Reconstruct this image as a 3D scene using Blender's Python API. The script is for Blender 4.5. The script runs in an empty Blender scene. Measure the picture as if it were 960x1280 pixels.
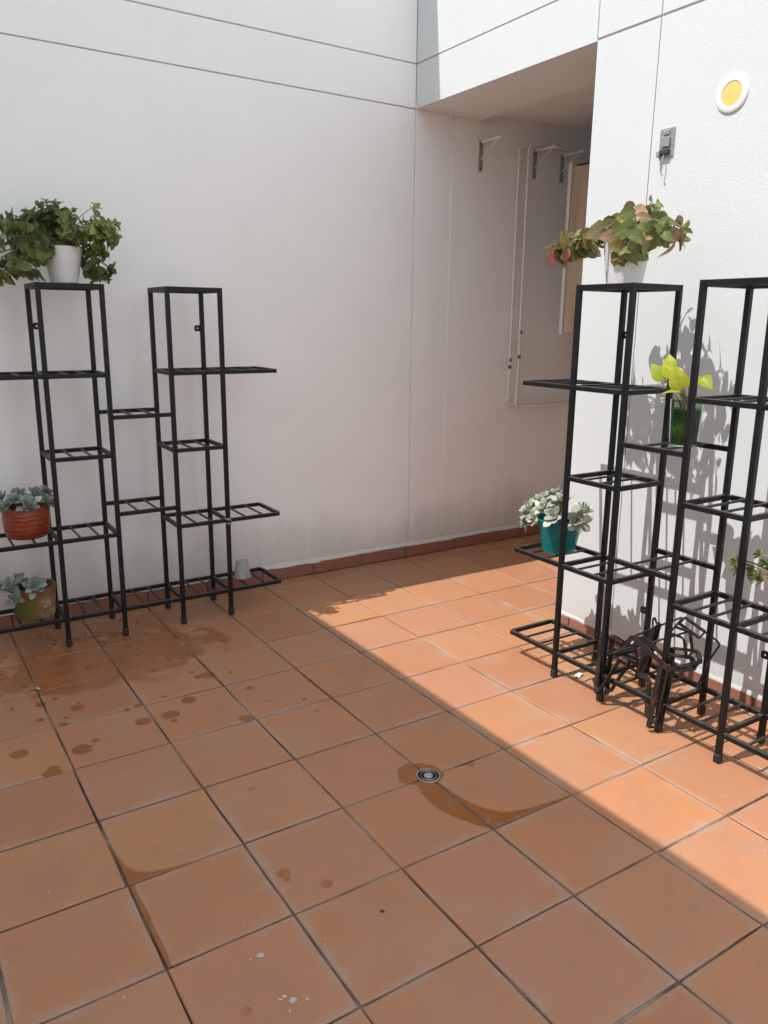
import bpy, bmesh, math, random
from mathutils import Vector, Matrix, Euler
U = 0.33                                   # one floor tile with its joint, metres
random.seed(7)
scene = bpy.context.scene
COL = scene.collection

# ------------------------------------------------------------------ camera
cam_d = bpy.data.cameras.new('camera'); cam = bpy.data.objects.new('camera', cam_d); COL.objects.link(cam)
RT = Vector((0.8419, -0.5396, 0.0106)).normalized()
FW = Vector((0.5270, 0.8166, -0.2356)); FW = (FW - RT * FW.dot(RT)).normalized()
UP = RT.cross(FW)
cam.matrix_world = Matrix(((RT.x, UP.x, -FW.x, -0.259 * U), (RT.y, UP.y, -FW.y, -5.726 * U), (RT.z, UP.z, -FW.z, 4.469 * U), (0, 0, 0, 1)))
cam_d.sensor_fit = 'VERTICAL'; cam_d.sensor_height = 36; cam_d.lens = 986.2 / 1280 * 36
cam_d.clip_start = 0.05; cam_d.clip_end = 200
scene.camera = cam
scene.render.resolution_x = 768; scene.render.resolution_y = 1024

# ------------------------------------------------------------------ sky, sun, exposure
KX, KY = 0.52, 0.10                        # run of the sunlight per unit of drop
to_sun = Vector((-KX, KY, 1)).normalized()
world = bpy.data.worlds.new('World'); scene.world = world; world.use_nodes = True
wn = world.node_tree; wn.nodes.clear()
sky = wn.nodes.new('ShaderNodeTexSky'); sky.sky_type = 'NISHITA'; sky.sun_disc = False
sky.sun_elevation = math.asin(to_sun.z); sky.sun_rotation = math.atan2(to_sun.x, to_sun.y)
sky.air_density = 1.0; sky.dust_density = 3.0; sky.ozone_density = 0.6; sky.altitude = 500
bg = wn.nodes.new('ShaderNodeBackground'); bg.inputs[1].default_value = 0.15
wo = wn.nodes.new('ShaderNodeOutputWorld')
veil = wn.nodes.new('ShaderNodeMix'); veil.data_type = 'RGBA'; veil.inputs[0].default_value = 0.62      # thin bright cloud drawn evenly over the blue
veil.inputs[7].default_value = (6.8, 7.5, 7.9, 1)
wn.links.new(sky.outputs[0], veil.inputs[6]); wn.links.new(veil.outputs[2], bg.inputs[0]); wn.links.new(bg.outputs[0], wo.inputs[0])
sun_d = bpy.data.lights.new('sun', 'SUN'); sun_d.energy = 3.8; sun_d.angle = math.radians(0.28); sun_d.color = (1.0, 0.985, 0.965)
sun = bpy.data.objects.new('sun', sun_d); COL.objects.link(sun); sun.location = (0, 0, 9)
sun.rotation_euler = to_sun.to_track_quat('Z', 'Y').to_euler()
vs = scene.view_settings; vs.view_transform = 'Standard'; vs.look = 'None'; vs.exposure = 0.42; vs.gamma = 1.0; vs.use_curve_mapping = False
scene.cycles.use_adaptive_sampling = True; scene.cycles.adaptive_threshold = 0.02; scene.cycles.max_bounces = 6; scene.cycles.diffuse_bounces = 4

# ------------------------------------------------------------------ node helpers
class NT:
    def __init__(s, name):
        s.m = bpy.data.materials.new(name); s.m.use_nodes = True
        s.t = s.m.node_tree; s.t.nodes.clear()
        s.out = s.t.nodes.new('ShaderNodeOutputMaterial')
        s.b = s.t.nodes.new('ShaderNodeBsdfPrincipled'); s.t.links.new(s.b.outputs[0], s.out.inputs[0])
    def n(s, typ, **k):
        q = s.t.nodes.new('ShaderNode' + typ)
        for a, v in k.items(): setattr(q, a, v)
        return q
    def l(s, a, b): s.t.links.new(a, b)
    def inp(s, sock, v):
        if isinstance(v, bpy.types.NodeSocket): s.l(v, sock)
        else: sock.default_value = v
    def math(s, op, a, b=0.0, c=None, clamp=False):
        q = s.n('Math', operation=op, use_clamp=clamp); s.inp(q.inputs[0], a); s.inp(q.inputs[1], b)
        if c is not None: s.inp(q.inputs[2], c)
        return q.outputs[0]
    def pos(s): return s.n('NewGeometry').outputs['Position']
    def obj(s): return s.n('TexCoord').outputs['Object']
    def scaled(s, v, sc):
        q = s.n('VectorMath', operation='MULTIPLY'); s.inp(q.inputs[0], v); q.inputs[1].default_value = sc if hasattr(sc, '__len__') else (sc,) * 3
        return q.outputs[0]
    def noise(s, v, scale, detail=4, rough=.55, dist=0.0):
        q = s.n('TexNoise'); s.inp(q.inputs['Vector'], v); q.inputs['Scale'].default_value = scale
        q.inputs['Detail'].default_value = detail; q.inputs['Roughness'].default_value = rough; q.inputs['Distortion'].default_value = dist
        return q.outputs['Fac']
    def ramp(s, f, stops, interp='LINEAR'):
        q = s.n('ValToRGB'); s.inp(q.inputs[0], f); e = q.color_ramp.elements; q.color_ramp.interpolation = interp
        while len(e) < len(stops): e.new(.5)
        for k, (p, c) in enumerate(stops):
            e[k].position = p; e[k].color = (c, c, c, 1) if not hasattr(c, '__len__') else (*c, 1)
        return q.outputs[0]
    def step(s, f, a, b):
        q = s.n('MapRange', interpolation_type='SMOOTHSTEP'); s.inp(q.inputs[0], f); q.inputs[1].default_value = a; q.inputs[2].default_value = b
        return q.outputs[0]
    def mix(s, f, a, b, mode='MIX'):
        q = s.n('Mix', data_type='RGBA', blend_type=mode); s.inp(q.inputs[0], f)
        for k, v in ((6, a), (7, b)):
            if hasattr(v, '__len__') and not isinstance(v, bpy.types.NodeSocket): v = (*v, 1) if len(v) == 3 else v
            s.inp(q.inputs[k], v)
        return q.outputs[2]
    def bump(s, h, strength=.3, dist=.01):
        q = s.n('Bump'); s.inp(q.inputs['Height'], h); q.inputs['Strength'].default_value = strength; q.inputs['Distance'].default_value = dist
        s.l(q.outputs[0], s.b.inputs['Normal']); return q
    def set(s, **k):
        for a, v in k.items():
            key = a.replace('_', ' ')
            if hasattr(v, '__len__') and not isinstance(v, bpy.types.NodeSocket) and len(v) == 3: v = (*v, 1)
            s.inp(s.b.inputs[key], v)
        return s
    def sep(s, v):
        q = s.n('SeparateXYZ'); s.inp(q.inputs[0], v); return q.outputs
    def rnd(s): return s.n('ObjectInfo').outputs['Random']

M = {}
def mat_wall(name, base, grain, gscale, dirt_h):
    t = NT(name); p = t.pos(); z = t.sep(p)[2]
    q = t.n('TexNoise'); t.l(p, q.inputs['Vector']); q.inputs['Scale'].default_value = 2.3; q.inputs['Detail'].default_value = 5; q.inputs['Roughness'].default_value = .6
    ch = t.sep(q.outputs['Color']); gr = t.noise(t.scaled(p, (1, 1, 1.5)), gscale, 3, .6)
    c = t.mix(t.step(ch[0], .38, .66), base, tuple(v * .978 for v in base))
    c = t.mix(t.math('MULTIPLY', t.step(ch[2], .56, .70), .05), c, (.64, .61, .56))
    # grime splashed up from the ground and rain streaks: ragged outline of their own
    warp = t.math('MULTIPLY_ADD', ch[1], .55, t.math('MULTIPLY', t.noise(t.scaled(p, (14, 14, 1.2)), 1.0, 3, .6), .24))
    d = t.step(t.math('SUBTRACT', t.math('MULTIPLY', warp, dirt_h * 2), z), -.12, .22)
    c = t.mix(t.math('MULTIPLY', d, .50), c, (.42, .38, .33))
    sp = t.step(gr, .74, .80)
    c = t.mix(t.math('MULTIPLY', sp, .10), c, (.38, .34, .30))
    t.set(Base_Color=c, Roughness=.75); t.b.inputs['Specular IOR Level'].default_value = .3
    t.bump(gr, grain, .004)
    return t.m
M['wall'] = mat_wall('painted_plaster', (.90, .89, .863), .20, 40, .36)
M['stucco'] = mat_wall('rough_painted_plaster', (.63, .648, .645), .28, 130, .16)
def simple(name, col, rough=.5, metal=0.0, var=.12, scale=30, bump=.1, spec=.5):
    t = NT(name); o = t.pos(); nz = t.noise(o, scale, 4, .6)
    c = t.mix(t.step(nz, .3, .75), col, tuple(v * (1 - var * 2) for v in col)); c = t.mix(t.math('MULTIPLY', t.rnd(), var), c, tuple(min(1, v * 1.35) for v in col))
    t.set(Base_Color=c, Roughness=t.math('MULTIPLY_ADD', nz, .25, rough - .12), Metallic=metal); t.b.inputs['Specular IOR Level'].default_value = spec
    if bump: t.bump(nz, bump, .004)
    return t.m
M['groove'] = simple('groove_plaster', (.52, .50, .47), .85)
M['grout'] = None
def mat_grout():
    t = NT('tile_grout'); p = t.pos(); n = t.noise(p, 3.1, 4, .6, .5)
    c = t.ramp(n, [(.38, (.035, .024, .017)), (.50, (.110, .078, .056)), (.62, (.27, .21, .16))])
    t.set(Base_Color=c, Roughness=.9); t.bump(t.noise(p, 160, 3), .6, .003); return t.m
M['grout'] = mat_grout()
def mat_tile(name, base, floor=True):
    t = NT(name); p = t.pos(); r = t.rnd(); x, y, z = t.sep(p)
    w = t.n('TexWhiteNoise', noise_dimensions='1D'); t.l(r, w.inputs['W']); w = w.outputs['Value']
    b2 = (base[0] * .80, base[1] * .76, base[2] * .78); b3 = (base[0] * 1.10, base[1] * 1.16, base[2] * 1.12); b4 = (base[0] * .86, base[1] * .95, base[2] * 1.25)
    tones = [(.86, .85, .95), (1, 1, 1), (.97, .95, 1.18), (1.02, 1.08, 1.04), (.90, .86, .93), (1.05, 1.03, 1.0), (.92, .96, 1.22)]
    c = t.ramp(w, [(k / (len(tones) - 1), tuple(base[j] * tn[j] for j in range(3))) for k, tn in enumerate(tones)])
    off = t.n('VectorMath', operation='ADD'); t.l(p, off.inputs[0]); cb = t.n('CombineXYZ'); t.l(t.math('MULTIPLY', r, 37.0), cb.inputs[2]); t.l(cb.outputs[0], off.inputs[1]); q = off.outputs[0]
    cloud = t.noise(q, 5.0, 5, .62, .6); fine = t.noise(q, 75, 2, .6); mid = t.noise(q, 22, 3, .65)
    c = t.mix(t.math('MULTIPLY', t.step(cloud, .42, .70), .8), c, b4)
    c = t.mix(t.math('MULTIPLY', t.step(t.noise(q, 2.6, 4, .6, .4), .50, .68), .42), c, (base[0] * .90, base[1] * 1.24, base[2] * 1.75))       # dusty film
    c = t.mix(t.math('MULTIPLY', t.step(mid, .55, .75), .35), c, b3)
    c = t.mix(t.math('MULTIPLY', t.step(fine, .5, .75), .20), c, b2)
    c = t.mix(t.math('MULTIPLY', t.step(t.noise(q, 330, 2, .6), .60, .72), .30), c, (base[0] * .55, base[1] * .5, base[2] * .5))      # pores
    rough = t.math('MULTIPLY_ADD', cloud, .2, .44)
    if floor:
        # grey efflorescence creeping in from the joints (edge distance within a tile)
        xu = t.math('MULTIPLY', x, 1 / U); yu = t.math('MULTIPLY', y, 1 / U)
        def edge(v):
            f = t.math('FRACT', t.math('ADD', v, 20.0)); return t.math('MINIMUM', f, t.math('SUBTRACT', 1.0, f))
        e = t.math('MINIMUM', edge(xu), edge(yu))
        ef = t.math('MULTIPLY', t.step(t.math('ADD', e, t.math('MULTIPLY', t.noise(p, 11, 3, .65), .26)), .24, .07), t.step(t.noise(p, 2.1, 3, .5), .42, .60))
        c = t.mix(t.math('MULTIPLY', ef, .75), c, (.36, .27, .215))
        # pale droppings and paint flecks
        v = t.n('TexVoronoi', feature='F1'); t.l(p, v.inputs['Vector']); v.inputs['Scale'].default_value = 13
        vd = v.outputs['Distance']; vc = t.sep(v.outputs['Color'])[0]
        fl = t.math('MULTIPLY', t.step(t.math('ADD', vd, t.math('MULTIPLY', t.noise(p, 120, 3), .12)), .115, .085), t.step(vc, .80, .83))
        c = t.mix(t.math('MULTIPLY', fl, .55), c, (.60, .50, .42))
        v3 = t.n('TexVoronoi', feature='F1'); t.l(p, v3.inputs['Vector']); v3.inputs['Scale'].default_value = 21
        dk = t.math('MULTIPLY', t.step(v3.outputs['Distance'], .085, .05), t.step(t.sep(v3.outputs['Color'])[1], .86, .88))
        c = t.mix(t.math('MULTIPLY', dk, .6), c, (base[0] * .35, base[1] * .35, base[2] * .4))
        # water: drips under the planters, a crescent in one tile corner and a run beside the drain
        def ell(cx, cy, rx, ry):
            a = t.math('DIVIDE', t.math('SUBTRACT', xu, cx), rx); b = t.math('DIVIDE', t.math('SUBTRACT', yu, cy), ry)
            return t.math('SQRT', t.math('ADD', t.math('MULTIPLY', a, a), t.math('MULTIPLY', b, b)))
        wn_ = t.math('MULTIPLY_ADD', t.noise(p, 9, 3, .6), .8, -.4)
        def inside(v_, a, b_):        # 1 when a < v_ < b_
            return t.math('MULTIPLY', t.math('GREATER_THAN', v_, a), t.math('LESS_THAN', v_, b_))
        def hyper(x0, y0, sx, sy, lim):
            a = t.math('ADD', t.math('MULTIPLY', t.math('SUBTRACT', xu, x0), sx), .035); b = t.math('ADD', t.math('MULTIPLY', t.math('SUBTRACT', yu, y0), sy), .035)
            h = t.math('ADD', t.math('MULTIPLY', a, b), t.math('MULTIPLY', wn_, .022))
            tile = t.math('MULTIPLY', inside(xu, min(x0, x0 + sx), max(x0, x0 + sx)), inside(yu, min(y0, y0 + sy), max(y0, y0 + sy)))
            return t.math('MULTIPLY', t.step(h, lim + .003, lim - .009), tile)
        wet = hyper(1, 0, 1, 1, .030)
        wet = t.math('MAXIMUM', wet, hyper(4, -1, 1, 1, .058))
        strip = t.math('MULTIPLY', inside(yu, -.98, .05), t.math('LESS_THAN', xu, 4.0))
        bow = t.math('SUBTRACT', t.math('SUBTRACT', 4.0, xu), t.math('MULTIPLY', t.math('MULTIPLY', t.math('ADD', yu, 1.0), t.math('SUBTRACT', .25, yu)), .62))
        wet = t.math('MAXIMUM', wet, t.math('MULTIPLY', t.step(t.math('ADD', bow, t.math('MULTIPLY', wn_, .05)), .012, -.002), strip))
        wet = t.math('MAXIMUM', wet, t.step(t.math('ADD', ell(3.95, .08, .24, .22), t.math('MULTIPLY', wn_, 1.0)), 1.04, .92))
        thin = t.math('MULTIPLY', inside(yu, -1, 0), t.math('GREATER_THAN', xu, 1.0))
        wet = t.math('MAXIMUM', wet, t.math('MULTIPLY', t.step(t.math('ADD', t.math('SUBTRACT', xu, 1.0), t.math('MULTIPLY', wn_, .05)), .052, .046), thin))
        # drips: round drops, dense close to the planted rack
        v2 = t.n('TexVoronoi', feature='F1'); t.l(p, v2.inputs['Vector']); v2.inputs['Scale'].default_value = 11.5; v2.inputs['Randomness'].default_value = 1
        d2 = v2.outputs['Distance']; rc = t.sep(v2.outputs['Color'])
        near = t.step(t.math('ADD', ell(2.1, 3.7, 2.2, 2.1), t.math('MULTIPLY', wn_, .9)), 1.15, .45)
        rad = t.math('MULTIPLY_ADD', t.math('MULTIPLY', rc[1], rc[1]), .34, .14)
        dr = t.step(t.math('SUBTRACT', t.math('ADD', d2, t.math('MULTIPLY', wn_, .10)), rad), .02, -.02)
        dr = t.math('MULTIPLY', dr, t.math('LESS_THAN', rc[0], t.math('MULTIPLY', near, .85)))
        wide = t.step(t.math('ADD', ell(1.9, 4.6, 1.7, .95), t.math('MULTIPLY', wn_, 2.2)), 1.0, .78)
        wet2 = t.math('MAXIMUM', dr, t.math('MULTIPLY', wide, .8))
        far = t.math('MULTIPLY', t.step(t.math('SUBTRACT', d2, t.math('MULTIPLY', rad, .5)), .02, -.01), t.math('MULTIPLY', t.math('LESS_THAN', rc[0], .10), t.step(ell(4.0, .5, 3.4, 4.2), 1.0, .9)))
        wet2 = t.math('MAXIMUM', wet2, t.math('MULTIPLY', far, .8))
        wet = t.math('MAXIMUM', wet, wet2)
        wet = t.math('MULTIPLY', wet, t.math('MULTIPLY_ADD', mid, .7, .55), clamp=True)
        c = t.mix(t.math('MULTIPLY', wet, .95), c, (base[0] * .62, base[1] * .45, base[2] * .20))
        rough = t.math('SUBTRACT', rough, t.math('MULTIPLY', wet, .34))
    t.set(Base_Color=c, Roughness=rough); t.b.inputs['Specular IOR Level'].default_value = .42
    t.bump(t.math('ADD', t.math('MULTIPLY', mid, .5), t.math('MULTIPLY', fine, .2)), .35, .003)
    return t.m
TERRA = (.412, .183, .083)
M['tile'] = mat_tile('terracotta_floor_tile', TERRA)
M['skirt'] = mat_tile('terracotta_skirting', (.30, .125, .075), False)
def mat_black():
    t = NT('black_painted_steel'); p = t.pos(); n = t.noise(p, 26, 6, .65); f = t.noise(p, 190, 3, .6)
    nz = t.sep(t.n('NewGeometry').outputs['Normal'])[2]
    c = t.mix(t.step(n, .45, .75), (.006, .006, .007), (.012, .0115, .012))
    dust = t.math('MULTIPLY', t.step(nz, .5, .95), t.math('MULTIPLY_ADD', t.step(n, .35, .7), .35, .15))
    c = t.mix(dust, c, (.12, .11, .10))
    c = t.mix(t.math('MULTIPLY', t.step(t.noise(p, 60, 4, .7), .68, .74), .6), c, (.07, .030, .016))
    t.set(Base_Color=c, Roughness=t.math('MULTIPLY_ADD', f, .2, .36)); t.b.inputs['Specular IOR Level'].default_value = .32; t.bump(t.math('ADD', f, n), .18, .002)
    return t.m
M['black'] = mat_black()
def mat_rust():
    t = NT('rusted_black_steel'); p = t.pos(); n = t.noise(p, 18, 6, .7); f = t.noise(p, 150, 4, .65)
    c = t.ramp(n, [(.48, (.008, .007, .007)), (.60, (.030, .016, .011)), (.72, (.12, .050, .030))])
    t.set(Base_Color=c, Roughness=.62); t.bump(f, .4, .002); return t.m
M['rust'] = mat_rust()
M['slat'] = simple('worn_slat_paint', (.030, .027, .025), .42, 0, .2, 60)
M['cap'] = simple('black_rubber', (.016, .016, .017), .6)
M['white_plastic'] = simple('white_plastic_pot', (.74, .74, .74), .35, 0, .04, 8, .02)
M['teal'] = simple('teal_plastic_pot', (.003, .17, .185), .25, 0, .06, 10, .03)
M['soil'] = simple('potting_soil', (.035, .024, .017), .95, 0, .3, 90, .8)
M['zinc'] = simple('zinc_steel', (.42, .43, .44), .38, .6, .15, 60)
M['white_metal'] = simple('white_coated_tube', (.86, .84, .79), .4, 0, .06, 20, .03)
M['white_lam'] = simple('white_laminate', (.82, .82, .81), .35, 0, .02, 5, 0)
M['hinge'] = simple('brown_hinge', (.16, .13, .10), .6)
M['dark'] = simple('dark_parts_and_gap_shade', (.05, .04, .035), .8)  # dark screws, hinge and dry leaf; also shade painted into gaps
M['dropping'] = simple('dried_dropping', (.52, .47, .42), .9, 0, .3, 200)
M['paper'] = simple('paper_scrap', (.75, .73, .68), .8)
M['grey_plastic'] = simple('frosted_grey_plastic', (.36, .35, .32), .5, 0, .15, 30)
M['tan'] = simple('dried_stem', (.22, .15, .085), .8)
M['stem'] = simple('green_stem', (.13, .16, .055), .6)
M['dried'] = simple('dry_leaf', (.16, .085, .04), .8)
def mat_drain():
    t = NT('drain_steel'); t.set(Base_Color=(.55, .53, .5), Metallic=.85, Roughness=.38); return t.m
M['steel'] = mat_drain()
def mat_led():
    t = NT('yellow_lamp_disc'); t.set(Base_Color=(.72, .56, .17), Roughness=.55); return t.m
M['led'] = mat_led()
def mat_wood():
    t = NT('oak_laminate'); o = t.pos(); n = t.noise(t.scaled(o, (30, 30, 1.6)), 1.4, 5, .6, .8); f = t.noise(t.scaled(o, (220, 220, 5)), 1.0, 3)
    c = t.ramp(n, [(.3, (.46, .34, .235)), (.5, (.60, .46, .33)), (.7, (.68, .54, .40))]); c = t.mix(t.math('MULTIPLY', f, .25), c, (.17, .10, .06))
    t.set(Base_Color=c, Roughness=.5); return t.m
M['wood'] = mat_wood()
def mat_leaf(name, cols, trans=.28, rough=.45, spec=.35, vein=0.0, veincol=None):
    t = NT(name); r = t.rnd(); w = t.n('TexWhiteNoise', noise_dimensions='1D'); t.l(r, w.inputs['W'])
    o = t.scaled(t.obj(), 18.0); n = t.noise(o, 2.2, 2)
    c = t.ramp(w.outputs['Value'], [(k / len(cols), cl) for k, cl in enumerate(cols)], 'CONSTANT')
    c = t.mix(t.math('MULTIPLY', t.step(n, .35, .7), .35), c, tuple(v * .55 for v in cols[0]))
    if vein:
        x, y, z = t.sep(o)
        rib = t.step(t.math('ABSOLUTE', y), .05, .0)
        side = t.step(t.math('ABSOLUTE', t.math('SINE', t.math('MULTIPLY', t.math('SUBTRACT', x, t.math('MULTIPLY', t.math('ABSOLUTE', y), .9)), 22.0))), .35, .05)
        c = t.mix(t.math('MULTIPLY', t.math('MAXIMUM', rib, side), vein), c, veincol or tuple(min(1, v * 1.8) for v in cols[-1]))
    t.set(Base_Color=c, Roughness=rough); t.b.inputs['Specular IOR Level'].default_value = spec
    if trans:
        tr = t.n('BsdfTranslucent'); t.l(c, tr.inputs[0]); ms = t.n('MixShader'); ms.inputs[0].default_value = trans
        t.l(t.b.outputs[0], ms.inputs[1]); t.l(tr.outputs[0], ms.inputs[2]); t.l(ms.outputs[0], t.out.inputs[0])
    return t.m
M['leaf_green'] = mat_leaf('green_leaf', [(.16, .21, .065), (.21, .275, .085), (.28, .34, .10), (.18, .225, .09), (.23, .265, .085)], .4, .5, .35, .3)
M['leaf_coleus'] = mat_leaf('pink_green_leaf', [(.13, .18, .05), (.28, .16, .085), (.20, .25, .07), (.42, .24, .16), (.16, .24, .065), (.30, .26, .08), (.14, .20, .05), (.24, .30, .09), (.20, .27, .07), (.36, .30, .16)], .3, .5, .35, .35)
M['leaf_pink'] = mat_leaf('pink_leaf', [(.50, .16, .15), (.42, .13, .12)], .3, .5, .3, .5, (.62, .35, .30))
M['leaf_pothos'] = mat_leaf('lime_leaf', [(.44, .46, .025), (.52, .52, .05), (.34, .40, .02)], .35, .45, .35, .6, (.20, .29, .02))
M['leaf_grey'] = mat_leaf('grey_succulent_leaf', [(.27, .32, .27), (.36, .40, .34), (.22, .27, .235)], .08, .5, .3)
M['leaf_pale'] = mat_leaf('pale_succulent_leaf', [(.40, .43, .33), (.52, .53, .43), (.30, .34, .25)], .08, .5, .3)
M['leaf_jade'] = mat_leaf('jade_leaf', [(.08, .14, .03), (.12, .19, .045), (.19, .24, .05)], .12, .3, .5)
def mat_red():
    t = NT('red_glazed_clay'); p = t.pos(); z = t.sep(p)[2]; n = t.noise(p, 16, 5, .65)
    ring = t.math('SINE', t.math('MULTIPLY_ADD', n, 3.0, t.math('MULTIPLY', z, 300.0)))
    c = t.mix(t.step(n, .4, .7), (.22, .026, .010), (.30, .055, .016)); c = t.mix(t.math('MULTIPLY', t.step(ring, .86, .98), t.math('MULTIPLY', t.step(t.noise(p, 30, 3), .42, .6), .5)), c, (.42, .18, .09))
    c = t.mix(t.math('MULTIPLY', t.step(t.noise(p, 45, 4, .7), .6, .7), .5), c, (.13, .02, .01))
    t.set(Base_Color=c, Roughness=.38); t.bump(ring, .25, .002); return t.m
M['red'] = mat_red()
def mat_moss():
    t = NT('mossy_clay'); p = t.pos(); x, y, z = t.sep(p); n = t.noise(p, 14, 6, .7); f = t.noise(p, 60, 4, .7)
    c = t.mix(t.step(f, .35, .7), (.26, .115, .05), (.15, .065, .03))
    side = t.math('ADD', t.math('MULTIPLY', t.math('SUBTRACT', x, 1.29 * U), -5.0), t.math('MULTIPLY_ADD', n, 1.6, -.62))
    c = t.mix(t.math('MULTIPLY', t.step(side, .0, .35), t.step(z, .27, .22)), c, (.105, .115, .012))
    lime = t.math('MULTIPLY', t.step(t.math('SUBTRACT', n, side), .28, .62), t.step(f, .47, .56)); c = t.mix(t.math('MULTIPLY', lime, t.step(z, .26, .22)), c, (.44, .38, .25))
    t.set(Base_Color=c, Roughness=.85); t.bump(f, .5, .004); return t.m
M['moss'] = mat_moss()
def mat_glass():
    t = NT('green_glass'); t.set(Base_Color=(.80, .92, .82), Roughness=.03); t.b.inputs['Transmission Weight'].default_value = 1; t.b.inputs['IOR'].default_value = 1.12; return t.m
M['glass'] = mat_glass()
def mat_algae():
    t = NT('algae_water'); p = t.pos(); n = t.noise(p, 28, 6, .7)
    c = t.ramp(n, [(.38, (.004, .012, .004)), (.52, (.025, .048, .007)), (.68, (.11, .14, .016))]); t.set(Base_Color=c, Roughness=.3); return t.m
M['algae'] = mat_algae()

# ------------------------------------------------------------------ mesh helpers (all lengths below in tile units, scaled by U at the end)
def P(x, y, z): return Vector((x * U, y * U, z * U))
def mesh_obj(name, bm, m, parent=None, smooth=False, loc=None):
    me = bpy.data.meshes.new(name); bm.normal_update(); bm.to_mesh(me); bm.free(); me.materials.append(m)
    if smooth:
        me.shade_smooth(); me.set_sharp_from_angle(angle=math.radians(42))
    return link(name, me, parent, loc)
def link(name, me, parent=None, loc=None, mw=None):
    o = bpy.data.objects.new(name, me); COL.objects.link(o)
    if parent: o.parent = parent
    if mw is not None: o.matrix_local = mw
    elif loc is not None: o.location = loc
    return o
def empty(name, loc, label, cat, group=None, rz=0):
    o = bpy.data.objects.new(name, None); COL.objects.link(o); o.location = loc; o.rotation_euler = (0, 0, rz); o.empty_display_size = .05
    tag(o, label, cat, group); return o
def tag(o, label, cat, group=None):
    o['label'] = label; o['category'] = cat
    if group: o['group'] = group
    return o
def add_box(bm, a, b, bev=0.0, seg=1):
    a = Vector(a) * U; b = Vector(b) * U
    r = bmesh.ops.create_cube(bm, size=1); v = r['verts']
    for q in v: q.co = Vector(((a.x + b.x) / 2 + q.co.x * (b.x - a.x), (a.y + b.y) / 2 + q.co.y * (b.y - a.y), (a.z + b.z) / 2 + q.co.z * (b.z - a.z)))
    if bev: 
        ed = list({e for q in v for e in q.link_edges}); bmesh.ops.bevel(bm, geom=ed, offset=bev * U, segments=seg, affect='EDGES', profile=.5)
def box(name, a, b, m, parent=None, bev=0.0, seg=1):
    bm = bmesh.new(); add_box(bm, a, b, bev, seg); return mesh_obj(name, bm, m, parent)
def sweep(bm, pts, prof, closed=False, up=Vector((0, 0, 1))):
    """profile (list of 2d points) along pts"""
    n = len(pts); rings = []; prev = None
    for k, p in enumerate(pts):
        if closed: t = (pts[(k + 1) % n] - pts[k - 1])
        else: t = pts[min(k + 1, n - 1)] - pts[max(k - 1, 0)]
        t.normalize()
        if prev is None:
            a = up if abs(t.dot(up)) < .95 else Vector((1, 0, 0)); s = t.cross(a).normalized()
        else:
            s = (prev - t * prev.dot(t)).normalized()
        prev = s; w = s.cross(t).normalized()
        rings.append([bm.verts.new(p + s * u + w * v) for u, v in prof])
    m = len(prof)
    for k in range(n if closed else n - 1):
        A, B = rings[k], rings[(k + 1) % n]
        for j in range(m): bm.faces.new((A[j], A[(j + 1) % m], B[(j + 1) % m], B[j]))
    if not closed:
        bm.faces.new(list(reversed(rings[0]))); bm.faces.new(rings[-1])
    bmesh.ops.recalc_face_normals(bm, faces=bm.faces)
def circ(r, n=8, rz=None): return [(math.cos(2 * math.pi * k / n) * r, math.sin(2 * math.pi * k / n) * (rz or r)) for k in range(n)]
def fillet(pts, r, seg=5, closed=False):
    """round the corners of a polyline"""
    out = []; n = len(pts)
    for k in range(n):
        if not closed and k in (0, n - 1): out.append(pts[k]); continue
        a, b, c = pts[k - 1], pts[k], pts[(k + 1) % n]; d1 = (a - b); d2 = (c - b); rr = min(r, d1.length * .45, d2.length * .45)
        p1 = b + d1.normalized() * rr; p2 = b + d2.normalized() * rr
        for q in range(seg + 1):
            u = q / seg; out.append(p1 * (1 - u) ** 2 + b * 2 * u * (1 - u) + p2 * u * u)
    return out
def tube(name, pts, r, m, parent=None, fil=0, n=8, closed=False, flat=None):
    bm = bmesh.new(); pts = [Vector(p) for p in pts]
    if fil: pts = fillet(pts, fil, 5, closed)
    sweep(bm, pts, circ(r, n) if not flat else [(-r, -flat), (r, -flat), (r, flat), (-r, flat)], closed); return mesh_obj(name, bm, m, parent, smooth=not flat)
def lathe(name, prof, m, parent=None, n=36, loc=None, wob=0.0, caps=False):
    bm = bmesh.new(); rings = []
    ph = random.random() * 6
    for r, z in prof:
        rings.append([bm.verts.new((math.cos(2 * math.pi * k / n) * r * (1 + wob * math.sin(2 * math.pi * k / n * 2 + ph + z * 30)), math.sin(2 * math.pi * k / n) * r * (1 + wob * math.cos(2 * math.pi * k / n * 3 + ph)), z)) for k in range(n)])
    for A, B in zip(rings, rings[1:]):
        for k in range(n): bm.faces.new((A[k], A[(k + 1) % n], B[(k + 1) % n], B[k]))
    bm.faces.new(list(reversed(rings[0])))
    if caps: bm.faces.new(rings[-1])
    return mesh_obj(name, bm, m, parent, True, loc)

# ------------------------------------------------------------------ layout constants
YL, XR, ZS, G2, YE = 6.435, 8.139, 8.0, 8.70, 2.344
HT = 15.0; XW = 5.12 - KX * HT; YB_ = -9.0; XB = 12.5; HR = 10.0

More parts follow.
